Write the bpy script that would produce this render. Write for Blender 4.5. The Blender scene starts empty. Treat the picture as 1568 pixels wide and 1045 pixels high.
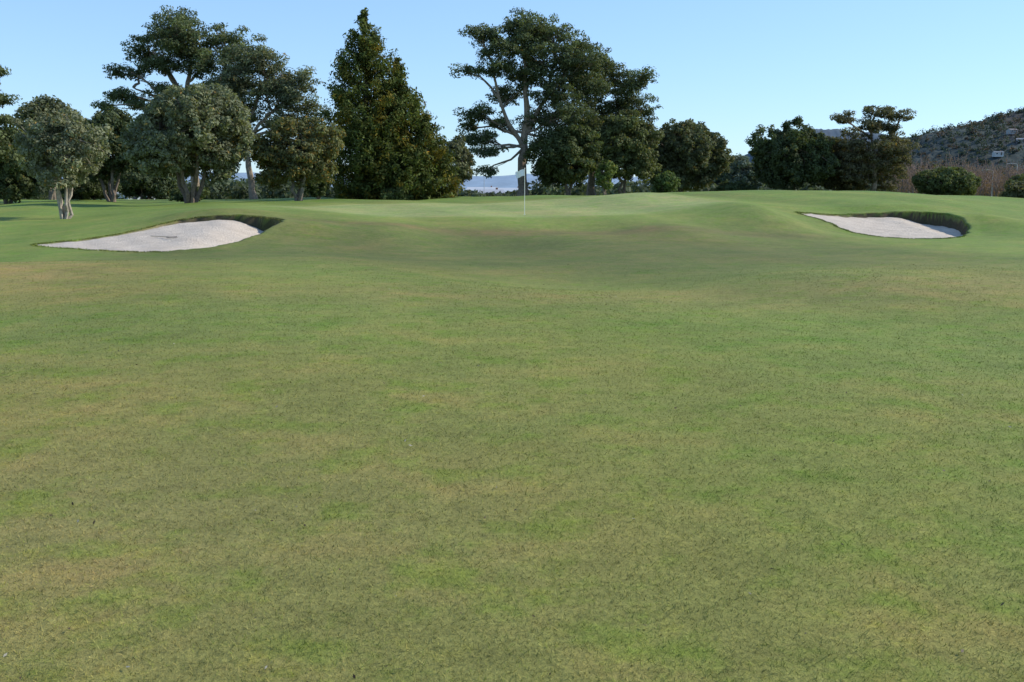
import bpy, math, numpy as np
from mathutils import Vector
rng = np.random.default_rng(7)
scene = bpy.context.scene

# ------------------------------------------------------------------ light / view
scene.view_settings.view_transform = 'Standard'
scene.view_settings.look = 'None'
scene.view_settings.exposure = 0
world = bpy.data.worlds.new("World"); scene.world = world
world.use_nodes = True
wn = world.node_tree
bg = wn.nodes['Background']
sky = wn.nodes.new('ShaderNodeTexSky'); sky.sky_type = 'NISHITA'; sky.sun_disc = False
SUN = Vector((0.93, 0.20, 0)).normalized()
ELEV = math.radians(32)
sky.sun_elevation = ELEV
sky.sun_rotation = math.atan2(SUN.x, SUN.y)
sky.altitude = 0; sky.air_density = 1.0; sky.dust_density = 0.1; sky.ozone_density = 3.0
gam = wn.nodes.new('ShaderNodeGamma'); gam.inputs[1].default_value = .6
tint = wn.nodes.new('ShaderNodeMix'); tint.data_type = 'RGBA'; tint.blend_type = 'MULTIPLY'
tint.inputs[0].default_value = 1; tint.inputs[7].default_value = (1.55, 2.02, 2.60, 1)
wn.links.new(sky.outputs[0], gam.inputs[0]); wn.links.new(gam.outputs[0], tint.inputs[6])
wn.links.new(tint.outputs[2], bg.inputs[0]); bg.inputs[1].default_value = 0.15
sl = bpy.data.lights.new("sun", 'SUN'); sl.energy = 5.0; sl.angle = math.radians(0.5); sl.color = (1, 0.94, 0.80)
so = bpy.data.objects.new("sun", sl); scene.collection.objects.link(so)
sd = Vector((SUN.x*math.cos(ELEV), SUN.y*math.cos(ELEV), math.sin(ELEV)))
so.rotation_euler = sd.to_track_quat('Z', 'Y').to_euler(); so.location = (60, 0, 60)

# ------------------------------------------------------------------ terrain
YK = np.array([0, 8, 16, 22, 28, 33, 38, 43, 48, 54, 60, 68, 76, 90, 110, 140, 220.])
TK = np.array([-.9, -.51, -.366, -.249, -.145, .01, .108, .192, .335, .425, .509, .9])
base = [0, 0, -.02, -.16]
prof = [
 base+[-.22,-.22,-.10,0,0,-.05,0,.2,.3,.4,.4,.2,-1.2],
 base+[-.22,-.22,-.10,0,0,-.05,0,.2,.3,.4,.4,.2,-1.2],
 base+[-.36,-.26,.28,.50,.54,.45,.5,.5,.5,.5,.5,.2,-1.2],
 base+[-.40,-.22,.38,.68,.72,.62,.6,.6,.6,.6,.6,.2,-1.2],
 base+[-.32,-.16,.15,.42,.58,.65,.75,.8,.8,.75,.7,.3,-1.2],
 base+[-.30,-.18,.04,.32,.48,.65,.8,.9,.9,.85,.75,.3,-1.2],
 base+[-.30,-.2,.04,.32,.52,.74,.98,1.15,1.25,1.2,.9,.3,-1.2],
 base+[-.30,-.25,.0,.32,.60,.92,1.2,1.44,1.48,1.25,.8,.3,-1.2],
 base+[-.28,-.40,-.44,-.30,.28,.98,1.22,1.44,1.48,1.1,.7,.2,-1.2],
 base+[-.28,-.38,-.42,-.30,.28,.84,1.08,1.25,1.25,.9,.5,.0,-1.2],
 base+[-.25,-.3,-.3,-.1,.1,.4,.65,.8,.75,.5,.3,-.2,-1.2],
 base+[-.25,-.3,-.3,-.1,.1,.4,.65,.8,.75,.5,.3,-.2,-1.2]]
prof = np.array(prof, float)
Yd = np.arange(0, 220.01, 0.5); Td = np.linspace(-.9, .9, 181)
A = np.array([np.interp(Yd, YK, p) for p in prof])
G = np.array([np.interp(Td, TK, A[:, j]) for j in range(len(Yd))]).T
def gsm(a, axis, s):
    k = np.arange(-int(3*s), int(3*s)+1); w = np.exp(-k*k/(2.*s*s)); w /= w.sum()
    pad = [(0, 0), (0, 0)]; pad[axis] = (len(k)//2, len(k)//2)
    ap = np.pad(a, pad, mode='edge')
    return np.apply_along_axis(lambda v: np.convolve(v, w, mode='valid'), axis, ap)
G = gsm(gsm(G, 0, 2.4), 1, 2.2)
def H(x, y):
    x = np.asarray(x, float); y = np.asarray(y, float)
    t = np.clip(x/np.maximum(y, 10), -.899, .899); yy = np.clip(y, 0, 219.9)
    a = (t+.9)/.01; b = yy/.5
    i = np.clip(a.astype(int), 0, 179); j = np.clip(b.astype(int), 0, len(Yd)-2)
    fa = a-i; fb = b-j
    z = (G[i, j]*(1-fa)+G[i+1, j]*fa)*(1-fb)+(G[i, j+1]*(1-fa)+G[i+1, j+1]*fa)*fb
    z = z-np.interp(y, [220, 500, 1500, 9000], [0, 2.5, 4, 6])
    und = .070*np.sin(x*.50+y*.16+1)+.035*np.sin(x*.23-y*.40)+.026*np.sin(x*1.0+y*.5)+.09*np.sin(x*.33+y*.07+2)
    z = z+und*np.clip((y-6)/14, 0, 1)*np.clip((150-y)/60, 0, 1)*(1-.5*np.exp(-((x/10)**2+((y-54)/9)**2)))
    z = z+.36*np.exp(-(((x+12.5)/3.5)**2+((y-20)/3.2)**2))
    # turf shoulders beside the bunkers and around the green
    z = z+.26*np.exp(-(((x+7.4)/1.2)**2+((y-35.8)/2.2)**2))
    z = z+.22*np.exp(-(((x+12)/3.0)**2+((y-40.4)/1.2)**2))
    z = z+.28*np.exp(-(((x-22.2)/1.3)**2+((y-46.8)/2.6)**2))
    z = z+.16*np.exp(-(((x-18)/4.0)**2+((y-51.8)/1.2)**2))
    z = z+.42*np.exp(-(((x-11.2)/1.5)**2+((y-46)/5)**2))
    z = z+.26*np.exp(-(((x-8)/3)**2+((y-60)/4)**2))-.16*np.exp(-(((x-3)/5)**2+((y-40)/2.5)**2))
    z = z+.24*np.exp(-(((x-6.0)/1.6)**2+((y-39)/3.5)**2))+.22*np.exp(-(((x+4.6)/1.5)**2+((y-37)/3.5)**2))-.14*np.exp(-(((x+1)/2.2)**2+((y-33)/4)**2))
    z = z+.14*np.exp(-(((x-6.5)/2.2)**2+((y-19)/3)**2))-.10*np.exp(-(((x-1.5)/2.5)**2+((y-21)/3)**2))
    return z

def spline(pts, n=12):
    P = np.array(pts, float); m = len(P); out = []
    for i in range(m):
        p0, p1, p2, p3 = P[i-1], P[i], P[(i+1) % m], P[(i+2) % m]
        for t in np.arange(n)/n:
            out.append(.5*((2*p1)+(-p0+p2)*t+(2*p0-5*p1+4*p2-p3)*t*t+(-p0+3*p1-3*p2+p3)*t**3))
    out = np.array(out)
    k = np.arange(len(out))
    out += np.stack([np.sin(k*.9), np.cos(k*1.3)], 1)*.05+rng.normal(0, .02, out.shape)
    return out
BL = spline([(-16.3,34.0),(-13.4,31.6),(-10.9,30.3),(-9.3,30.4),(-8.6,33.0),(-8.3,36.2),(-9.0,38.0),(-10.8,38.6),(-12.7,38.3),(-13.6,36.8),(-14.8,35.3)])
BR = spline([(13.9,48.9),(14.6,46.6),(14.8,44.0),(15.8,42.0),(17.6,41.4),(19.1,42.4),(20.6,45.2),(21.1,48.4),(20.0,49.9),(17.5,50.1),(15.6,49.4)])
def sdist(poly, x, y):
    """signed distance, positive inside"""
    px = x.ravel(); py = y.ravel(); a = poly; b = np.roll(poly, -1, 0)
    d = np.full(px.shape, 1e9); ins = np.zeros(px.shape, bool)
    for (ax, ay), (bx, by) in zip(a, b):
        ex, ey = bx-ax, by-ay; t = np.clip(((px-ax)*ex+(py-ay)*ey)/(ex*ex+ey*ey+1e-12), 0, 1)
        d = np.minimum(d, np.hypot(px-ax-t*ex, py-ay-t*ey))
        if by != ay:
            c = ((ay > py) != (by > py)) & (px < (bx-ax)*(py-ay)/(by-ay)+ax); ins ^= c
    return np.where(ins, d, -d).reshape(x.shape)
def ss(v): v = np.clip(v, 0, 1); return v*v*(3-2*v)
def sand_depth(which, x, y):
    if which == 'L': return .015+.11*ss((y-33)/5)*ss((x+14.5)/3)+.46*ss((x+11.0)/2.3)
    return .015+.13*ss((y-44)/5)*ss((x-15.0)/3)+.38*ss((x-18.7)/2.0)

def nonuni(segs):
    out = [segs[0][0]]
    for a, b, s in segs:
        n = max(1, int(round((b-a)/s))); out += list(np.linspace(a, b, n+1)[1:])
    return np.array(out)
gx = nonuni([(-9000,-1500,1500),(-1500,-300,150),(-300,-80,15),(-80,-18,1.2),(-18,-7,.09),(-7,12,.5),(12,24,.1),(24,90,1.2),(90,300,15),(300,1500,150),(1500,9000,1500)])
gy = nonuni([(-60,0,5),(0,28,.5),(28,52,.1),(52,80,.6),(80,220,4),(220,1000,60),(1000,9000,1000)])
X, Y = np.meshgrid(gx, gy)
Z = H(X, Y)
inside = np.full(X.shape, -9.); depth = np.zeros(X.shape)
for nm, B in (('L', BL), ('R', BR)):
    m = (X > B[:,0].min()-1.5)&(X < B[:,0].max()+1.5)&(Y > B[:,1].min()-1.5)&(Y < B[:,1].max()+1.5)
    d = sdist(B, X[m], Y[m]); inside[m] = d
    sdp = sand_depth(nm, X[m], Y[m]); depth[m] = sdp; dep = sdp+.12
    rim = .015+.10*ss(sdp/.15-.3)*.6
    Z[m] = Z[m]+rim*np.where(d < 0, np.exp(-(d/.40)**2), np.exp(-(d/.1)**2))-dep*ss(d/.18)

def blob(x, y, cx, cy, rx, ry, soft=.35):
    r = np.sqrt(((x-cx)/rx)**2+((y-cy)/ry)**2)
    return 1-ss((r-(1-soft))/soft/2)
def turf(x, y):
    fair = np.array([.218, .212, .060]); col = np.ones(x.shape+(3,))*fair
    def mix(c, m, f=1.):
        nonlocal col
        m = (np.clip(m, 0, 1)*f)[..., None]; col = col*(1-m)+np.array(c)*m
    w = 1.2*np.sin(x*.3)+.6*np.sin(x*.9+1)
    mix((.175,.220,.045), blob(x, y, 3.2, 5.5, 2.6, 2.2, .9), .8)
    mix((.245,.212,.078), blob(x, y, -2.6, 4.6, 2.4, 1.3, .9), .5)
    mix((.188,.216,.053), ss((y-5+w)/7))
    mix((.178,.226,.048), blob(x, y, 5, 11, 5, 3.2, .9), .75)
    mix((.165,.208,.050), blob(x, y, -5, 12, 4, 1.6, .9), .6)
    mix((.265,.20,.078), blob(x, y, -12, 19, 4.5, 3.2, .9), .75)
    mix((.240,.206,.070), blob(x, y, 9, 16.5, 8, 1.8, .9), .55)
    mix((.228,.206,.066), blob(x, y, -2, 15, 7, 1.5, .9), .45)
    mix((.165,.195,.050), ss((y-17+.9*w)/11))          # apron
    mix((.122,.138,.043), blob(x, y, 1, 30, 12.5, 7.5, .6), .9)  # darker apron turf, with slope shading painted into its colour
    mix((.160,.136,.054), blob(x, y, 2, 38.5, 11, 1.4, .7), .75)
    mix((.19,.245,.058), blob(x, y, -1, 54, 17, 12.5, .25))   # collar
    mix((.265,.305,.108), blob(x, y, -1, 54.5, 12.5, 9.8, .12)) # green
    mix((.168,.228,.050), ss((np.abs(x-0)-9.5-.04*y)/5)*ss((y-20)/10)) # rough banks
    mix((.150,.218,.048), ss((y-66)/5))
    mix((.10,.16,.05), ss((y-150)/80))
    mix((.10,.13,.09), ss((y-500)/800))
    band = .5+.5*np.tanh(3*np.sin((x*.96+y*.28)*1.15))      # faint mower passes
    k = 1+(band-.5)*.10*ss((y-6)/10)
    return col*k[..., None]
C = turf(X, Y)
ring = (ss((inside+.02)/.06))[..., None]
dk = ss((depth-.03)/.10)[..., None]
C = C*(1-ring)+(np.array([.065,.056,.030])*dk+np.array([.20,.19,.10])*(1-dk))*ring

# ------------------------------------------------------------------ mesh helpers
def mesh_obj(name, V, F, mats, cols=None, mi=None, smooth=False, parent=None):
    me = bpy.data.meshes.new(name)
    n = len(V); f, k = F.shape
    me.vertices.add(n); me.vertices.foreach_set('co', V.astype(np.float32).ravel())
    me.loops.add(f*k); me.loops.foreach_set('vertex_index', F.astype(np.int32).ravel())
    me.polygons.add(f); me.polygons.foreach_set('loop_start', (np.arange(f)*k).astype(np.int32))
    if mi is not None: me.polygons.foreach_set('material_index', mi.astype(np.int32))
    me.polygons.foreach_set('use_smooth', np.full(f, smooth))
    for m in mats: me.materials.append(m)
    if cols is not None:
        a = me.color_attributes.new('Col', 'FLOAT_COLOR', 'POINT')
        a.data.foreach_set('color', np.concatenate([cols, np.ones((n, 1))], 1).astype(np.float32).ravel())
    me.update(calc_edges=True)
    o = bpy.data.objects.new(name, me); scene.collection.objects.link(o)
    if parent: o.parent = parent
    return o
def grid_faces(ny, nx):
    i = np.arange(ny*nx).reshape(ny, nx)
    return np.stack([i[:-1,:-1].ravel(), i[:-1,1:].ravel(), i[1:,1:].ravel(), i[1:,:-1].ravel()], 1)
class Q:
    """bag of quads"""
    def __init__(s): s.v=[]; s.c=[]; s.m=[]
    def add(s, quads, mat, col):
        n = len(quads)
        if n == 0: return
        s.v.append(np.asarray(quads, float).reshape(n, 4, 3)); col = np.asarray(col, float)
        if col.ndim == 1: col = np.tile(col, (n, 1))
        s.c.append(np.repeat(col, 4, 0)); s.m.append(np.full(n, mat))
    def tube(s, P, r, mat, col, sides=6):
        P = np.asarray(P, float); r = np.asarray(r, float)
        T = np.gradient(P, axis=0); T /= np.linalg.norm(T, axis=1, keepdims=True)+1e-9
        ref = np.array([1., .13, 0]) if abs(T[0, 2]) > .5 else np.array([0, 0, 1.])
        U = np.cross(T, ref); U /= np.linalg.norm(U, axis=1, keepdims=True)+1e-9; W = np.cross(T, U)
        a = np.linspace(0, 2*np.pi, sides+1)
        R = P[:, None]+r[:, None, None]*(np.cos(a)[None, :, None]*U[:, None]+np.sin(a)[None, :, None]*W[:, None])
        q = np.stack([R[:-1, :-1], R[:-1, 1:], R[1:, 1:], R[1:, :-1]], 2).reshape(-1, 4, 3)
        s.add(q, mat, col)
    def box(s, c, h, mat, col, rot=0):
        hx, hy, hz = h
        p = np.array([[x, y, z] for z in (-hz, hz) for y in (-hy, hy) for x in (-hx, hx)], float)
        R = np.array([[math.cos(rot), -math.sin(rot), 0], [math.sin(rot), math.cos(rot), 0], [0, 0, 1]])
        p = p@R.T+np.array(c)
        f = [(0,2,3,1),(4,5,7,6),(0,1,5,4),(2,6,7,3),(0,4,6,2),(1,3,7,5)]
        s.add(np.array([p[list(i)] for i in f]), mat, col)
    def build(s, name, mats, smooth=False):
        V = np.concatenate(s.v).reshape(-1, 3); F = np.arange(len(V)).reshape(-1, 4)
        return mesh_obj(name, V, F, mats, np.concatenate(s.c), np.concatenate(s.m), smooth)

# ------------------------------------------------------------------ materials
def new_mat(name):
    m = bpy.data.materials.new(name); m.use_nodes = True; nt = m.node_tree
    return m, nt, nt.nodes['Principled BSDF']
def noise(nt, vec, scale, detail=3, rough=.55):
    n = nt.nodes.new('ShaderNodeTexNoise'); n.inputs['Scale'].default_value = scale
    n.inputs['Detail'].default_value = detail; n.inputs['Roughness'].default_value = rough
    nt.links.new(vec, n.inputs['Vector']); return n.outputs['Fac']
def maprange(nt, v, a, b, c, d):
    n = nt.nodes.new('ShaderNodeMapRange'); n.inputs[1].default_value=a; n.inputs[2].default_value=b
    n.inputs[3].default_value=c; n.inputs[4].default_value=d; nt.links.new(v, n.inputs[0]); return n.outputs[0]
def mathn(nt, op, a, b):
    n = nt.nodes.new('ShaderNodeMath'); n.operation = op
    for i, v in enumerate((a, b)):
        if isinstance(v, (int, float)): n.inputs[i].default_value = v
        else: nt.links.new(v, n.inputs[i])
    return n.outputs[0]
def mixc(nt, f, a, b, mode='MIX'):
    n = nt.nodes.new('ShaderNodeMix'); n.data_type = 'RGBA'; n.blend_type = mode
    for s, v in ((n.inputs[0], f), (n.inputs[6], a), (n.inputs[7], b)):
        if isinstance(v, (int, float)): s.default_value = v
        elif isinstance(v, tuple): s.default_value = v+(1,)
        else: nt.links.new(v, s)
    return n.outputs[2]
def vscale(nt, col, f):
    n = nt.nodes.new('ShaderNodeVectorMath'); n.operation = 'SCALE'
    nt.links.new(col, n.inputs[0]); nt.links.new(f, n.inputs['Scale']); return n.outputs[0]
def attr(nt):
    n = nt.nodes.new('ShaderNodeAttribute'); n.attribute_name = 'Col'; return n.outputs['Color']
def turf_mat(name, bump):
    m, nt, p = new_mat(name); g = nt.nodes.new('ShaderNodeNewGeometry'); pos = g.outputs['Position']
    c = attr(nt)
    big = noise(nt, pos, .16, 4, .6); mid = noise(nt, pos, .9, 4, .65); sm = noise(nt, pos, 6, 4, .7)
    fine = noise(nt, pos, 34, 3, .7)
    c = mixc(nt, maprange(nt, big, .45, .62, 0, .75), c, mixc(nt, 1., c, (1.12,.92,1.0), 'MULTIPLY'))
    c = mixc(nt, maprange(nt, mid, .50, .66, 0, .65), c, mixc(nt, 1., c, (1.18,.96,1.08), 'MULTIPLY'))
    c = mixc(nt, maprange(nt, noise(nt, pos, 1.7, 5, .7), .50, .64, 0, .85), c, mixc(nt, 1., c, (.80,1.02,.60), 'MULTIPLY'))
    c = mixc(nt, maprange(nt, noise(nt, pos, 4.1, 4, .7), .58, .70, 0, .55), c, mixc(nt, 1., c, (1.22,1.2,.85), 'MULTIPLY'))
    f = maprange(nt, big, .3, .7, .88, 1.12)
    f = mathn(nt, 'MULTIPLY', f, maprange(nt, mid, .3, .7, .88, 1.12))
    f = mathn(nt, 'MULTIPLY', f, maprange(nt, sm, .3, .7, .84, 1.16))
    f = mathn(nt, 'MULTIPLY', f, maprange(nt, fine, .3, .7, .78, 1.22))
    if bump:
        vf = noise(nt, pos, 170, 2, .7)
        f = mathn(nt, 'MULTIPLY', f, maprange(nt, vf, .3, .7, .75, 1.25))
    c = vscale(nt, c, f)
    nt.links.new(c, p.inputs['Base Color']); p.inputs['Roughness'].default_value = .8
    p.inputs['Specular IOR Level'].default_value = .12
    if bump:
        b = nt.nodes.new('ShaderNodeBump'); b.inputs['Strength'].default_value = .45; b.inputs['Distance'].default_value = .03
        h = mathn(nt, 'ADD', mathn(nt, 'MULTIPLY', fine, .6), mathn(nt, 'ADD', sm, mathn(nt, 'MULTIPLY', vf, .2)))
        nt.links.new(h, b.inputs['Height']); nt.links.new(b.outputs[0], p.inputs['Normal'])
    return m
def leaf_mat(name):
    m, nt, p = new_mat(name); c = attr(nt)
    p.inputs['Roughness'].default_value = .7; p.inputs['Specular IOR Level'].default_value = .12
    nt.links.new(c, p.inputs['Base Color'])
    t = nt.nodes.new('ShaderNodeBsdfTranslucent'); nt.links.new(mixc(nt, 1., c, (1.3,1.35,.6), 'MULTIPLY'), t.inputs[0])
    mx = nt.nodes.new('ShaderNodeMixShader'); mx.inputs[0].default_value = .28
    nt.links.new(p.outputs[0], mx.inputs[1]); nt.links.new(t.outputs[0], mx.inputs[2])
    nt.links.new(mx.outputs[0], nt.nodes['Material Output'].inputs[0]); return m
def vcol_mat(name, rough=.85, nscale=4., amp=.25):
    m, nt, p = new_mat(name); c = attr(nt); g = nt.nodes.new('ShaderNodeNewGeometry')
    f = maprange(nt, noise(nt, g.outputs['Position'], nscale, 4, .65), .3, .7, 1-amp, 1+amp)
    nt.links.new(vscale(nt, c, f), p.inputs['Base Color']); p.inputs['Roughness'].default_value = rough
    p.inputs['Specular IOR Level'].default_value = .2; return m
M_TURF = turf_mat('turf_ground', True); M_BLADE = turf_mat('grass_blades', False)
M_LEAF = leaf_mat('foliage'); M_BARK = vcol_mat('bark', .9, 5., .4)
M_PAINT = vcol_mat('painted', .6, 2., .08)
M_SAND, nt, p = new_mat('bunker_sand'); g = nt.nodes.new('ShaderNodeNewGeometry')
n1 = noise(nt, g.outputs['Position'], 1.3, 5, .6); n2 = noise(nt, g.outputs['Position'], 14, 4, .7)
c = mixc(nt, maprange(nt, n1, .3, .7, 0, 1), (.53,.435,.345), (.66,.555,.45))
c = vscale(nt, c, maprange(nt, n2, .3, .7, .86, 1.08)); nt.links.new(c, p.inputs['Base Color']); p.inputs['Roughness'].default_value=.95
b = nt.nodes.new('ShaderNodeBump'); b.inputs['Strength'].default_value=.9; b.inputs['Distance'].default_value=.07
nt.links.new(n2, b.inputs['Height']); nt.links.new(b.outputs[0], p.inputs['Normal'])

# ------------------------------------------------------------------ ground
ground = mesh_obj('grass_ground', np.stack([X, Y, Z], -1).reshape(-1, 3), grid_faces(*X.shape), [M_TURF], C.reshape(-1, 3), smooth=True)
for nm, B in (('L', BL), ('R', BR)):
    sx = np.arange(B[:,0].min()-.4, B[:,0].max()+.4, .12); sy = np.arange(B[:,1].min()-.4, B[:,1].max()+.4, .12)
    SX, SY = np.meshgrid(sx, sy); d = sdist(B, SX, SY)
    SZ = H(SX, SY)-sand_depth(nm, SX, SY)+.010*np.sin(SX*5+SY*3)+.010*np.sin(SY*7-SX*2)+rng.normal(0, .004, SX.shape)-.05*(1-ss((d+.02)/.15))
    F = grid_faces(*SX.shape); keep = (d.ravel()[F] > -.10).all(1); F = F[keep]
    used = np.unique(F); remap = -np.ones(SX.size, int); remap[used] = np.arange(len(used))
    V = np.stack([SX, SY, SZ], -1).reshape(-1, 3)[used]
    mesh_obj('sand_bunker', V, remap[F], [M_SAND], smooth=True)

# grass blades: near field + bunker fringes
def blades(x, y, z, h, w, col, lean=1.0):
    n = len(x); a = rng.uniform(0, 2*np.pi, n); l = rng.uniform(.2, 1.3, n)*lean
    d = np.stack([np.cos(a), np.sin(a), np.zeros(n)], 1); b = rng.uniform(0, 2*np.pi, n)
    s = np.stack([np.cos(b), np.sin(b), np.zeros(n)], 1)*w[:, None]/2
    P = np.stack([x, y, z-.002], 1); tip = P+d*(h*l)[:, None]; tip[:, 2] += h
    return np.stack([P-s, P+s, tip+s*.25, tip-s*.25], 1), col
gq = Q()
N = 340000
yy = 2.2*(30/2.2)**rng.random(N)            # density falls with distance
xx = rng.uniform(-1, 1, N)*(.56*yy+.8)
keep = rng.random(N) < 1-ss((yy-9)/20); xx, yy = xx[keep], yy[keep]; N = len(xx)
sz = (yy/3.)**.7
hh = rng.uniform(.006, .018, N)*sz**.1; ww = rng.uniform(.0016, .0034, N)*sz**.9
cc = turf(xx, yy)*rng.uniform(.88, 1.32, (N, 1))
r = rng.random(N); cc[r < .10] *= (1.28, 1.15, 1.3); cc[r > .98] *= (1.4, 1.45, 1.8); cc[(r > .10)&(r < .25)] *= (.74, .94, .55)
q, cc = blades(xx, yy, H(xx, yy), hh, ww, cc, 1.3+.04*yy); gq.add(q, 0, cc)
for B in (BL, BR):
    n = 9000; i = rng.integers(0, len(B), n); t = rng.random(n)[:, None]
    P = B[i]*(1-t)+np.roll(B, -1, 0)[i]*t; P += rng.normal(0, .06, P.shape)
    d = sdist(B, P[:, 0], P[:, 1]); k = d < .05; P = P[k]; n = len(P)
    cc = turf(P[:,0], P[:,1])*rng.uniform(.75, 1.2, (n, 1))
    q, cc = blades(P[:,0], P[:,1], H(P[:,0], P[:,1])+.01, rng.uniform(.015,.055,n), rng.uniform(.012,.03,n), cc, .8); gq.add(q, 0, cc)
gq.build('grass', [M_BLADE])

# ------------------------------------------------------------------ foliage generators
def unit(v): return v/(np.linalg.norm(v, axis=-1, keepdims=True)+1e-9)
def leaves(q, C0, rad, n, size, col, asp=.5, var=.25, brown=.0, up=.35, axes=None, gain=1.34):
    n = max(6, int(n*.80)); size = size*1.07
    d = unit(rng.normal(size=(n, 3))); rr = rng.uniform(.15, 1, n)**.5
    off = d*rr[:, None]*np.array(rad)
    nn = d.copy()
    if axes is not None: off = off@axes; nn = nn@axes
    P = C0+off+rng.normal(0, .05, (n, 3))*np.mean(rad)
    N = unit(nn*1.0+rng.normal(0, .55, (n, 3))+np.array([0, 0, up]))
    U = unit(np.cross(N, rng.normal(size=(n, 3)))); W = np.cross(N, U)
    s = size*rng.uniform(.6, 1.4, n)[:, None]
    quad = np.stack([P-U*s, P-W*s*asp, P+U*s, P+W*s*asp], 1)
    c = np.array(col)*gain*rng.uniform(1-var, 1+var, (n, 1))
    if brown: c[rng.random(n) < brown] *= (1.7, 1.05, .6)
    q.add(quad, 1, c)
def limb(q, a, b, r0, r1, col, bend=.15, k=6, sides=5):
    a = np.array(a, float); b = np.array(b, float); t = np.linspace(0, 1, k)[:, None]
    L_ = np.linalg.norm(b-a); P = a+(b-a)*t; P += np.sin(np.pi*t)*rng.normal(0, bend*L_*.35, 3)
    P[:, 2] -= (np.sin(np.pi*t)*bend*L_*.4)[:, 0]*(.5 if b[2] > a[2] else -.5)
    P[1:-1] += rng.normal(0, .02*L_, (k-2, 3))
    q.tube(P, np.linspace(r0, r1, k), 0, col, sides); return P
def trunkpt(trunks, z):
    out = []
    for P in trunks:
        zz = P[:, 2]; zc = np.clip(z, zz.min(), zz.max()); out.append(P[np.argmin(abs(zz-zc))])
    return out
def pine(name, x, y, trunks, lobes, col, bark=(.26,.20,.15), cs=.7, dens=1., fl=.6, leaf=.15, nl=90, zg=1.25):
    q = Q(); b = np.array([x, y, float(H(x, y))-.1]); tp = []
    for pts, r0, r1 in trunks:
        P = np.array(pts, float); s = np.linspace(0, len(P)-1, len(P)*4)
        P = np.stack([np.interp(s, range(len(P)), P[:, k]) for k in range(3)], 1)
        P = gsm(P, 0, 1.2) if len(P) > 8 else P; P[0] = pts[0]
        P[1:] += rng.normal(0, .06, P[1:].shape)
        rr = np.linspace(r0, r1, len(P)); rr[0] *= 1.35
        q.tube(P+b, rr, 0, bark, 8); tp.append(P)
    for L_ in lobes:
        dx, dy_, dz, rx, ry, rz = L_; c = np.array([dx, dy_, dz]); rz = rz*zg
        cand = trunkpt(tp, dz-1.0-.35*math.hypot(dx, dy_)); a = min(cand, key=lambda p: np.linalg.norm(p-c))
        P = limb(q, a+b, c+b, .17, .06, bark, .2, 7)
        nc = max(5, int(dens*2.3*(rx*ry+rx*rz)/(cs*cs)))
        for i in range(nc):
            d = unit(rng.normal(size=3)); r = rng.uniform(.3, 1.08)
            cc = c+d*r*np.array([rx, ry, rz]); s = cs*rng.uniform(.5, 1.3)
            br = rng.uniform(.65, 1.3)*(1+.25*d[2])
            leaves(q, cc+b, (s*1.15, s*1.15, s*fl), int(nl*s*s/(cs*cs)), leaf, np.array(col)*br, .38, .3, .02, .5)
            if i % 3 == 0:
                limb(q, P[rng.integers(3, 7)], cc+b, .045, .018, bark, .15, 4, 4)
    return q.build(name, [M_BARK, M_LEAF])
def dome(name, x, y, h, rx, zb, col, stems=3, bark=(.19,.15,.12), ry=None, cs=.6, leaf=.15, nl=85, brown=.02, spread=.5, dens=1., nlobe=None, solid=.8, tr=.022):
    """broad-leaved tree / shrub: several stems, billowing crown of sub-crowns built from leaf clumps"""
    q = Q(); ry = ry or rx*.9; b = np.array([x, y, float(H(x, y))-.08]); cz = (zb+h)/2; rz = (h-zb)/2
    ends = []
    for i in range(stems):
        a = 2*math.pi*(i+rng.random()*.5)/max(1, stems); e = np.array([math.cos(a)*rx*spread, math.sin(a)*ry*spread, cz+rz*.3])
        s = np.array([math.cos(a)*.06*rx, math.sin(a)*.06*rx, 0])
        ends.append(limb(q, s+b, e+b, tr*h*.8+.04, .04, bark, .10, 9, 7))
    nlobe = nlobe or int(10+rx*2.6)
    ga = math.pi*(3-math.sqrt(5)); lob = [(np.array([0, 0, cz]), rx*.62, rz*.70)]
    sk = rng.normal(0, .12, 2)
    for i in range(nlobe):
        zc = 1-1.75*(i+.5)/nlobe; rr = math.sqrt(max(0, 1-zc*zc)); a = i*ga+rng.normal(0, .35)
        wz = .88 if zc < -.2 else 1.
        sl_ = rng.uniform(.22, .44)*rx; k = rng.uniform(.55, .84)
        c = np.array([rr*math.cos(a)*rx*k*wz+sk[0]*rx*zc, rr*math.sin(a)*ry*k*wz, cz+zc*rz*k])
        lob.append((c, sl_, min(sl_*rng.uniform(.7, 1), rz*.42)))
    for j, (c, r0, r1) in enumerate(lob):
        lb = rng.uniform(.85, 1.15)*(.7 if j == 0 else 1)
        nc = int(dens*4.2*(r0*r0+r0*r1)*solid/(cs*cs)*(.45 if j == 0 else 1))+3
        for i in range(nc):
            d = unit(rng.normal(size=3)); r = rng.uniform(.70, 1.12)
            cc = c+d*r*np.array([r0, r0, r1]); s = cs*rng.uniform(.45, 1.2)
            if cc[2] < .15: continue
            leaves(q, cc+b, (s, s, s*.8), int(nl*(s/cs)**2), leaf, np.array(col)*lb*rng.uniform(.75, 1.25), .55, .3, brown, .35)
            if ends and i % 8 == 0:
                P = ends[rng.integers(len(ends))]; limb(q, P[rng.integers(4, 9)], cc+b, .05, .015, bark, .12, 4, 4)
    return q.build(name, [M_BARK, M_LEAF])
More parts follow.
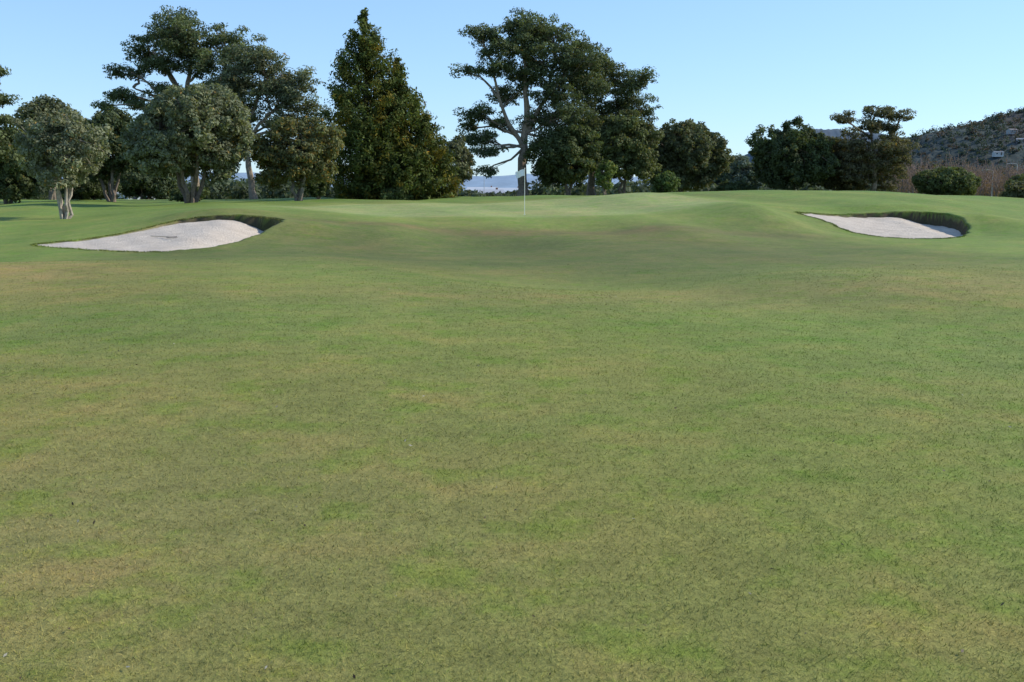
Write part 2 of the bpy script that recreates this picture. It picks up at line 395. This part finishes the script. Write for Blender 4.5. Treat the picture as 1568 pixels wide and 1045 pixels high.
def cypress(name, x, y, parts, col):
    q = Q(); b = np.array([x, y, float(H(x, y))-.1])
    for (dx, dy_, h, prof, n) in parts:
        q.tube(np.array([[dx, dy_, 0], [dx, dy_, h*.5], [dx*.98, dy_, h*.97]])+b, [.42, .25, .03], 0, (.14,.10,.08), 8)
        zz, rr = zip(*prof)
        w = np.interp(np.linspace(0, 1, 200), zz, rr); cdf = np.cumsum(w+.12); cdf /= cdf[-1]
        for i in range(n):
            t = np.interp(rng.random(), cdf, np.linspace(0, 1, 200)); a = rng.uniform(0, 2*np.pi)
            tier = 1+.08*math.sin(t*42+3*math.sin(a*2))+.08*math.sin(a*5+t*9)
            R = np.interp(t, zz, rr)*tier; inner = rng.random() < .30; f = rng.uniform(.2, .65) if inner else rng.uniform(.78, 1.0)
            r = max(0, R*f-.25)
            out = np.array([math.cos(a), math.sin(a), 0]); up = rng.uniform(.35, .9)
            ax = unit(out+np.array([0, 0, up])); sidev = unit(np.cross(ax, [0, 0, 1])); nv = np.cross(sidev, ax)
            s = min(1.1, .42+R*.24)*rng.uniform(.7, 1.25)
            cc = np.array([dx, dy_, t*h])+out*r
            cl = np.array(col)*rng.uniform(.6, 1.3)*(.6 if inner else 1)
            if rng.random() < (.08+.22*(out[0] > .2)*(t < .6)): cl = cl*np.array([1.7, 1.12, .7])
            leaves(q, cc+b, (s*1.1, s*.6, s*.45), int(90), .14, cl, .42, .3, .03, .2, np.array([ax, sidev, nv]), 1.15)
        leaves(q, np.array([dx, dy_, h*.985])+b, (.14, .14, .6), 90, .10, col, .4)
    return q.build(name, [M_BARK, M_LEAF])

# ------------------------------------------------------------------ trees
PINE = (.078,.094,.044)
def dyr(r): return rng.uniform(-r, r)
def L(lst, r=2.5):
    out = []
    for a, z, rx, rz in lst:
        out.append((a, dyr(r), z, rx, rx*.9, rz))
    return out
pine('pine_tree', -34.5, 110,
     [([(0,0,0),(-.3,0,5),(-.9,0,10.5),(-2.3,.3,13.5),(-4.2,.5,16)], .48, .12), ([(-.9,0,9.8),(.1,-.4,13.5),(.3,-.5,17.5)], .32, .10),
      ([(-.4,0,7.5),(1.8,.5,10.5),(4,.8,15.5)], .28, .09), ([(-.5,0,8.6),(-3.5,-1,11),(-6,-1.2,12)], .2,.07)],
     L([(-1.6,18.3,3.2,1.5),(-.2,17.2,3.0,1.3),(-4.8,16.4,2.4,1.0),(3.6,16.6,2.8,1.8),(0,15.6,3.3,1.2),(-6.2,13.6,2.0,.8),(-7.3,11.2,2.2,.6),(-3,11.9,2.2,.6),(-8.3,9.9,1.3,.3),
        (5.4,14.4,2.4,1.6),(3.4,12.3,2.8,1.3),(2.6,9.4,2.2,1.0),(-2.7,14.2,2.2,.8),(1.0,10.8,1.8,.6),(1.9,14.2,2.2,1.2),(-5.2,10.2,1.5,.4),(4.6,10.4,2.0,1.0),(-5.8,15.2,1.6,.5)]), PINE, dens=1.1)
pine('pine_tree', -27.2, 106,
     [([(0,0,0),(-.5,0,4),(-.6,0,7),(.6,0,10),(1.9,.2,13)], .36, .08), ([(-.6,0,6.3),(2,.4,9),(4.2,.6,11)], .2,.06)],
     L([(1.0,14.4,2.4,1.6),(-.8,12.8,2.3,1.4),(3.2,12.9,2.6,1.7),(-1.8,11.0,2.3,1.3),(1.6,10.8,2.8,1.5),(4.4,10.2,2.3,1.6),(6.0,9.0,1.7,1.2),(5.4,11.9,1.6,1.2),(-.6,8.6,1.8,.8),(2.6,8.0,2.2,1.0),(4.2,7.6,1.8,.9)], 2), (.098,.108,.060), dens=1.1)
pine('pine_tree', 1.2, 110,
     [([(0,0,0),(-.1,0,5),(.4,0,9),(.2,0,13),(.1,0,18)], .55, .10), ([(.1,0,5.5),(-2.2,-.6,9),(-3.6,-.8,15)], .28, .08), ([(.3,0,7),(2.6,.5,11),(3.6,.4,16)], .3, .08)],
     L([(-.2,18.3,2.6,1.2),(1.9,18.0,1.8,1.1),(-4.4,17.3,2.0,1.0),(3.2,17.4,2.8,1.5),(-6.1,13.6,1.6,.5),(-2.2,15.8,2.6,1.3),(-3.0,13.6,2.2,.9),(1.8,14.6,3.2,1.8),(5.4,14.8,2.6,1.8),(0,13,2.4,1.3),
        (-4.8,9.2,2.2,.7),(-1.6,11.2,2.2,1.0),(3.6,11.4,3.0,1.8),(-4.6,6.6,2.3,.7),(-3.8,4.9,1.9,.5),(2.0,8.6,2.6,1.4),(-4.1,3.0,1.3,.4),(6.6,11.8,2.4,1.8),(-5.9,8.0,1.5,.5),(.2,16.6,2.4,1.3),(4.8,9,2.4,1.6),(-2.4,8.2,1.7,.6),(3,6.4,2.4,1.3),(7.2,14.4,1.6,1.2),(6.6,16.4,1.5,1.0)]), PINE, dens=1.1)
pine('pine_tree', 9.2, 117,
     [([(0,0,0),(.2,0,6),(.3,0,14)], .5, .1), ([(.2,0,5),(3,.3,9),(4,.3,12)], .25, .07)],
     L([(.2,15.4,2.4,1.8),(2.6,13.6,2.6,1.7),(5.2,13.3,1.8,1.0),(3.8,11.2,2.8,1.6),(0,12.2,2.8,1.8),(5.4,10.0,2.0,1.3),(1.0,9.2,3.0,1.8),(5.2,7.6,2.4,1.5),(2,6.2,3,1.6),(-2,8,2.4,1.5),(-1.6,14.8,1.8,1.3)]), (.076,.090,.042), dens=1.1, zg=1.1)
dome('macrocarpa_tree', 6.0, 108, 8.4, 3.9, .2, (.076,.090,.036), 2)
dome('macrocarpa_tree', 12.4, 112, 9.6, 4.1, .1, (.088,.100,.042), 2)
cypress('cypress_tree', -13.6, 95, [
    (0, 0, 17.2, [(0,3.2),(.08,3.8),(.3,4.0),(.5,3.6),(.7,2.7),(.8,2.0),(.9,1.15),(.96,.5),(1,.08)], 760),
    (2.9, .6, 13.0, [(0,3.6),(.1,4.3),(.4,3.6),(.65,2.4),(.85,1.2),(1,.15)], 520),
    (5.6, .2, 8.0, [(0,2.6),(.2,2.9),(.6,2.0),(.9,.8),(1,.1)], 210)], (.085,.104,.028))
dome('pohutukawa_tree', -24.1, 54, 6.1, 2.35, 1.0, (.155,.162,.100), 5, (.34,.29,.24), cs=.36, leaf=.085, nl=75, spread=.28, solid=.65, tr=.012)
dome('pohutukawa_tree', -24.6, 77, 8.4, 5.1, 1.5, (.138,.148,.088), 5, (.17,.13,.10), cs=.5, leaf=.115, nl=85, spread=.45)
dome('pohutukawa_tree', -17.0, 80, 7.0, 3.2, .7, (.116,.120,.054), 4, (.19,.16,.13), cs=.46, leaf=.11, nl=80, brown=.14, spread=.35)
dome('broadleaf_tree', -37.0, 93, 8.6, 3.4, 1.2, (.058,.072,.034), 4)
dome('broadleaf_tree', -45.2, 90, 7.0, 3.9, .3, (.070,.086,.036), 3)
dome('broadleaf_tree', -64, 140, 14.2, 4.6, 4, (.105,.115,.066), 3, cs=.9, leaf=.22, nl=75)
dome('broadleaf_tree', -72, 140, 11, 6, 1, (.075,.09,.045), 3, cs=.9, leaf=.22, nl=75)
dome('broadleaf_tree', -55, 150, 6, 5, .2, (.060,.076,.04), 3, cs=.9, leaf=.22, nl=75)
dome('broadleaf_tree', -5.9, 104, 6.4, 2.3, .4, (.118,.124,.070), 3, cs=.5)
dome('macrocarpa_tree', 20.3, 120, 8.8, 5.2, .0, (.090,.098,.050), 2)
dome('broadleaf_tree', 34, 150, 6.8, 3.6, .1, (.100,.120,.098), 2, cs=.7)
dome('macrocarpa_tree', 31.9, 115, 8.5, 4.4, .1, (.060,.075,.034), 2)
dome('macrocarpa_tree', 38.0, 119, 7.6, 3.6, .2, (.085,.083,.044), 2)
pine('pine_tree', 41.2, 115, [([(0,0,0),(.1,0,4),(-.4,0,7),(-.8,0,9)], .3, .07), ([(.1,0,4),(1.6,0,7),(2.6,0,8.4)], .2, .05)],
     L([(-3.4,9.3,1.5,.5),(-.2,9.9,1.6,.5),(2.6,9.4,1.5,.5),(-1.4,8.3,1.6,.4),(1.0,8.2,1.4,.4),(-2.6,5.8,2.2,1.8),(0,5.6,2.4,1.9),(2.4,5.4,1.9,1.8),(-1.6,3,2.4,1.7),(1.5,2.8,2.6,1.7)], 1.5), (.098,.090,.048), cs=.6)
pine('pine_tree', -48.8, 90, [([(0,0,0),(0,0,13)], .4, .08)],
     L([(3.0,11.6,1.7,.35),(3.6,9.2,1.9,.4),(2.2,10.3,1.5,.35),(0,12.6,2,.6),(2.8,7.6,2.0,.5),(0,8,2.2,.8)], .6), PINE, cs=.6)
for (nm, x, y, h, r, col) in [('shrub', 45.6, 106, 3.3, 3.3, (.085,.10,.040)), ('shrub', -17.4, 90, 3.0, 1.3, (.07,.085,.035)), ('shrub', -10.8, 92, 1.2, 1.3, (.09,.11,.04)),
        ('shrub', 16.4, 108, 2.6, 1.5, (.09,.12,.042)), ('shrub', 26, 118, 1.8, 2.2, (.07,.09,.04)), ('shrub', 50.6, 98, 2.6, 2.2, (.09,.098,.045)), ('shrub', 40.5, 80, 1.3, 1.3, (.10,.10,.05)), ('shrub', 43, 82, 2.1, 1.6, (.08,.09,.042)), ('shrub', 41.6, 77, 1.5, 1.2, (.085,.08,.045)),
        ('shrub', -31, 96, 1.3, 1.6, (.08,.10,.04)), ('shrub', -44, 74, 1.5, 2.2, (.08,.10,.04)), ('shrub', 9.6, 104, 4.2, 1.0, (.11,.14,.040)), ('shrub', -41, 98, 2.2, 2.6, (.06,.075,.035)), ('shrub', -50, 92, 2.6, 3, (.06,.075,.035))]:
    dome(nm, x, y, h, r, .02, col, 2, cs=.4, leaf=.11, nl=65)

# distant masses of trees on the plain
q = Q()
for i in range(620):
    d = rng.uniform(190, 330); x = rng.uniform(-.62, .62)*d
    t = x/d
    if -.385 < t < -.345 and d < 262: continue
    h = rng.uniform(2.5, 5.0)+(2.5 if abs(t) > .38 else 0)+(1.5 if t < -.2 else 0)
    if -.08 < t < .03: h = rng.uniform(1.2, 3.0)
    b = np.array([x, d, float(H(x, d))])
    col = np.array((.062,.075,.046))*rng.uniform(.7, 1.3)
    for k in range(4):
        leaves(q, b+np.array([rng.uniform(-3, 3), rng.uniform(-2, 2), h*rng.uniform(.2, .75)]), (2.2, 2.2, h*.4), 55, .45, col*rng.uniform(.7, 1.2), .6)
q.build('distant_tree_line', [M_BARK, M_LEAF])
q = Q()
for i in range(300):   # leafless winter trees, reddish twigs
    d = rng.uniform(135, 215); x = rng.uniform(.38, .62)*d; h = rng.uniform(4, 7.0)*(.75+.25*d/200); b = np.array([x, d, float(H(x, d))])
    limb(q, b, b+[0, 0, h*.8], .12, .04, (.20,.15,.13), .05)
    for k in range(6): limb(q, b+[0, 0, h*.3], b+[rng.normal(0, 1.5), rng.normal(0, 1.2), h*rng.uniform(.8, 1.1)], .06, .02, (.25,.17,.14), .1, 4, 4)
    leaves(q, b+[0, 0, h*.58], (2.2, 2.0, h*.42), 150, .28, np.array((.150,.094,.073))*rng.uniform(.7, 1.2), .12)
q.build('bare_trees', [M_BARK, M_LEAF])

# ------------------------------------------------------------------ hills
def hill(name, x0, x1, y0, y1, nx, ny, prof, colf, mat, bump=0.):
    xs = np.linspace(x0, x1, nx); ys = np.linspace(y0, y1, ny); XX, YY = np.meshgrid(xs, ys)
    u = (YY-y0)/(y1-y0); s = np.sin(np.pi*np.clip(u, 0, 1))**.8
    px, pz = zip(*prof); R = np.interp(xs, px, pz); R = np.convolve(np.pad(R, 8, mode='edge'), np.ones(17)/17, 'valid')[None, :]
    ZZ = -8+(R+8)*s
    for a, f, p_ in ((.10, .009, 1.), (.05, .023, 2.), (.03, .05, 4.)):
        ZZ += R*a*s*np.sin(XX*f+p_)*np.sin(YY*f*1.3+p_*2)
    ZZ += bump*rng.random(XX.shape)*s
    return mesh_obj(name, np.stack([XX, YY, ZZ], -1).reshape(-1, 3), grid_faces(ny, nx), [mat], colf(XX, YY, ZZ).reshape(-1, 3), smooth=True), (xs, ys, ZZ)
M_HILL = vcol_mat('wooded_hill', 1., .03, .35); M_HILLF = vcol_mat('haze_tinted_hill', 1., .006, .15)
def chill(a):
    def f(XX, YY, ZZ):
        v = rng.uniform(.8, 1.2, XX.shape+(1,)); w = (np.sin(XX*.03+YY*.011)+np.sin(XX*.07-YY*.05)+rng.normal(0, .5, XX.shape))[..., None] > .6
        return np.where(w, np.array(a[1]), np.array(a[0]))*v
    return f
_, (hx, hy, hz) = hill('wooded_hill', 210, 760, 620, 980, 230, 110, [(210,6),(290,28),(325,42),(352,44),(400,55),(450,66),(560,80),(700,54),(760,26)], chill([(.050,.066,.062),(.072,.069,.064)]), M_HILL, 2.5)
hill('far_hill', 560, 1500, 2300, 3000, 160, 30, [(560,40),(640,105),(720,130),(900,145),(1100,135),(1500,90)], chill([(.085,.115,.145),(.09,.115,.145)]), M_HILLF, 3.)  # aerial haze painted in as a bluish base colour
hill('distant_hills', -5200, 5200, 7000, 8600, 220, 12, [(-5200,90),(-3600,140),(-3000,90),(-2200,140),(-1500,110),(-700,70),(-200,95),(300,140),(900,90),(5200,80)], lambda a, b, c: np.ones(a.shape+(3,))*np.array((.25,.33,.42)), M_HILLF, 0)  # pale blue base colour stands in for distance haze

# trees on the hillside
q = Q()
for i in range(3400):
    ix = rng.integers(5, 225); iy = rng.integers(3, 62); x, y, z = hx[ix], hy[iy], hz[iy, ix]
    s = rng.uniform(1.2, 3.8); tc = np.array((.036,.050,.040)) if rng.random() < .72 else np.array((.072,.054,.045))
    leaves(q, np.array([x, y, z+s*.5]), (s, s, s*.9), 36, .55, tc*rng.uniform(.7, 1.3), .7)
q.build('hillside_trees', [M_BARK, M_LEAF])

# ------------------------------------------------------------------ buildings
def house(name, x, y, w, d, h, rh, wall, roof, rot=0., z=None):
    q = Q(); z = float(H(x, y))-.2 if z is None else z
    q.box((0, 0, h/2-.6), (w/2, d/2, h/2+.6), 0, wall)
    e = .35; A_ = [(-w/2-e, -d/2-e, h-.1), (w/2+e, -d/2-e, h-.1), (w/2+e, 0, h+rh), (-w/2-e, 0, h+rh)]
    B_ = [(w/2+e, d/2+e, h-.1), (-w/2-e, d/2+e, h-.1), (-w/2-e, 0, h+rh), (w/2+e, 0, h+rh)]
    q.add(np.array([A_, B_]), 0, roof)
    for s in (-1, 1):
        q.add(np.array([[(s*w/2, -d/2, h), (s*w/2, d/2, h), (s*w/2, 0, h+rh-.1), (s*w/2, 0, h+rh-.1)]]), 0, wall)
    nw = max(2, int(w/2.5))
    for i in range(nw):
        cx = -w/2+(i+.5)*w/nw
        if i == nw//2: q.box((cx, -d/2-.02, 1.0), (.45, .03, 1.0), 0, (.12,.09,.07))
        else:
            q.box((cx, -d/2-.01, h*.55), (.62, .02, .62), 0, (.75,.75,.75)); q.box((cx, -d/2-.03, h*.55), (.52, .02, .52), 0, (.05,.06,.08))
    q.box((w*.3, .3, h+rh), (.3, .3, .6), 0, (.3,.15,.1))
    o = q.build(name, [M_PAINT]); o.location = (x, y, z); o.rotation_euler = (0, 0, rot); return o
house('white_house', -92.5, 250, 6.5, 7, 2.6, 1.6, (.78,.78,.76), (.55,.55,.56), .5)
house('white_house', -101, 262, 9, 7, 2.4, 1.2, (.75,.75,.74), (.45,.46,.48), -.2)
house('white_house', -7.5, 330, 9, 7, 2.6, 1.4, (.72,.72,.72), (.35,.36,.4), .3)
house('warehouse', -4, 420, 22, 12, 4, 1.5, (.70,.72,.74), (.45,.48,.52), .05)
house('warehouse', -14, 480, 14, 12, 5, 1.5, (.55,.60,.68), (.5,.52,.55), -.1)
for k in range(20):
    ix = rng.integers(48, 110); iy = rng.integers(10, 34); s = rng.uniform(.4, .65)
    wl = [(.36,.36,.36), (.26,.25,.25), (.48,.48,.48)][k % 3]; rf = [(.18,.16,.16), (.26,.27,.29), (.15,.17,.19)][(k*7) % 3]
    house('hillside_house', hx[ix], hy[iy], 12*s, 8*s, 3.6*s, 1.8*s, wl, rf, rng.uniform(-.6, .6), hz[iy, ix]+1.2)

# ------------------------------------------------------------------ street lamps
for x, y, h in ((71.5, 150, 4.6), (80.5, 161, 6), (-8.3, 300, 8)):
    q = Q(); z = float(H(x, y))
    q.tube([(x, y, z), (x, y, z+h*.5), (x, y, z+h)], [.10, .08, .06], 0, (.45,.45,.45), 8)
    q.tube([(x, y, z+h), (x-.5, y, z+h+.15), (x-1.1, y, z+h+.15)], [.05, .045, .04], 0, (.45,.45,.45), 6)
    q.box((x-1.3, y, z+h+.13), (.32, .12, .06), 0, (.5,.5,.5)); q.build('street_lamp', [M_PAINT])

# ------------------------------------------------------------------ flagstick
fx, fy = .59, 47.; fz = float(H(fx, fy)); q = Q()
q.tube([(fx, fy, fz-.05), (fx, fy, fz+1.1), (fx, fy, fz+2.12)], [.013, .012, .010], 0, (.8,.8,.72), 8)
q.tube([(fx, fy, fz+2.12), (fx, fy, fz+2.16), (fx, fy, fz+2.17)], [.018, .02, .004], 0, (.8,.8,.72), 8)
q.tube([(fx, fy, fz+.004), (fx, fy, fz+.01)], [.054, .054], 0, (.85,.85,.85), 16)
u = np.linspace(0, 1, 13); v = np.linspace(0, 1, 8); U_, V_ = np.meshgrid(u, v)
sag = .20*U_**1.2
FX = fx-.012-.44*U_*(1-.12*V_); FY = fy+.05*np.sin(U_*9+V_*2)*U_; FZ = fz+2.10-.30*V_-sag*.55+.02*np.sin(U_*7)
P = np.stack([FX, FY, FZ], -1); q.add(np.stack([P[:-1, :-1], P[:-1, 1:], P[1:, 1:], P[1:, :-1]], 2).reshape(-1, 4, 3), 0, (.8,.8,.78))
q.build('golf_flagstick', [M_PAINT])

# rake lying in the left bunker
q = Q()
def sandz(x, y): return float(H(x, y)-sand_depth('L', x, y))+.02
a = np.array([-12.6, 34.9, sandz(-12.6, 34.9)+.02]); b2 = np.array([-11.6, 34.1, sandz(-11.6, 34.1)+.04])
q.tube([a, (a+b2)/2, b2], [.011, .011, .011], 0, (.30,.25,.16), 6)
dr = unit(b2-a); pr = np.array([-dr[1], dr[0], 0]); q.tube([b2-pr*.2, b2, b2+pr*.2], [.015, .015, .015], 0, (.06,.06,.06), 6)
for k in np.linspace(-.19, .19, 10): q.tube([b2+pr*k, b2+pr*k+dr*.02-[0, 0, .05]], [.007, .004], 0, (.06,.06,.06), 4)
q.build('bunker_rake', [M_PAINT])

# fallen leaves / bits of debris on the fairway
q = Q(); n = 420; yy = 2.6*(30/2.6)**rng.random(n); xx = rng.uniform(-1, 1, n)*(.55*yy+.5); zz = H(xx, yy)+.012+.002*yy/3
Nn = unit(np.stack([rng.normal(0, .4, n), rng.normal(0, .4, n), np.ones(n)], 1)); U = unit(np.cross(Nn, rng.normal(size=(n, 3)))); W = np.cross(Nn, U)
s = (rng.uniform(.005, .013, n)*(yy/3)**.25)[:, None]; P = np.stack([xx, yy, zz], 1)
cl = np.where((rng.random(n) < .14)[:, None], np.array([.32,.29,.22]), np.array([.07,.045,.025]))*rng.uniform(.6, 1.2, (n, 1))
q.add(np.stack([P-U*s, P-W*s*.45, P+U*s, P+W*s*.45], 1), 0, cl)
q.build('fallen_leaves', [M_PAINT])

# ------------------------------------------------------------------ camera
cam = bpy.data.cameras.new('camera'); co = bpy.data.objects.new('camera', cam); scene.collection.objects.link(co)
co.location = (0, 0, 1.6); co.rotation_euler = (math.radians(90-8.65), 0, 0)
cam.lens = 35; cam.sensor_width = 36; cam.clip_start = .05; cam.clip_end = 20000
scene.camera = co
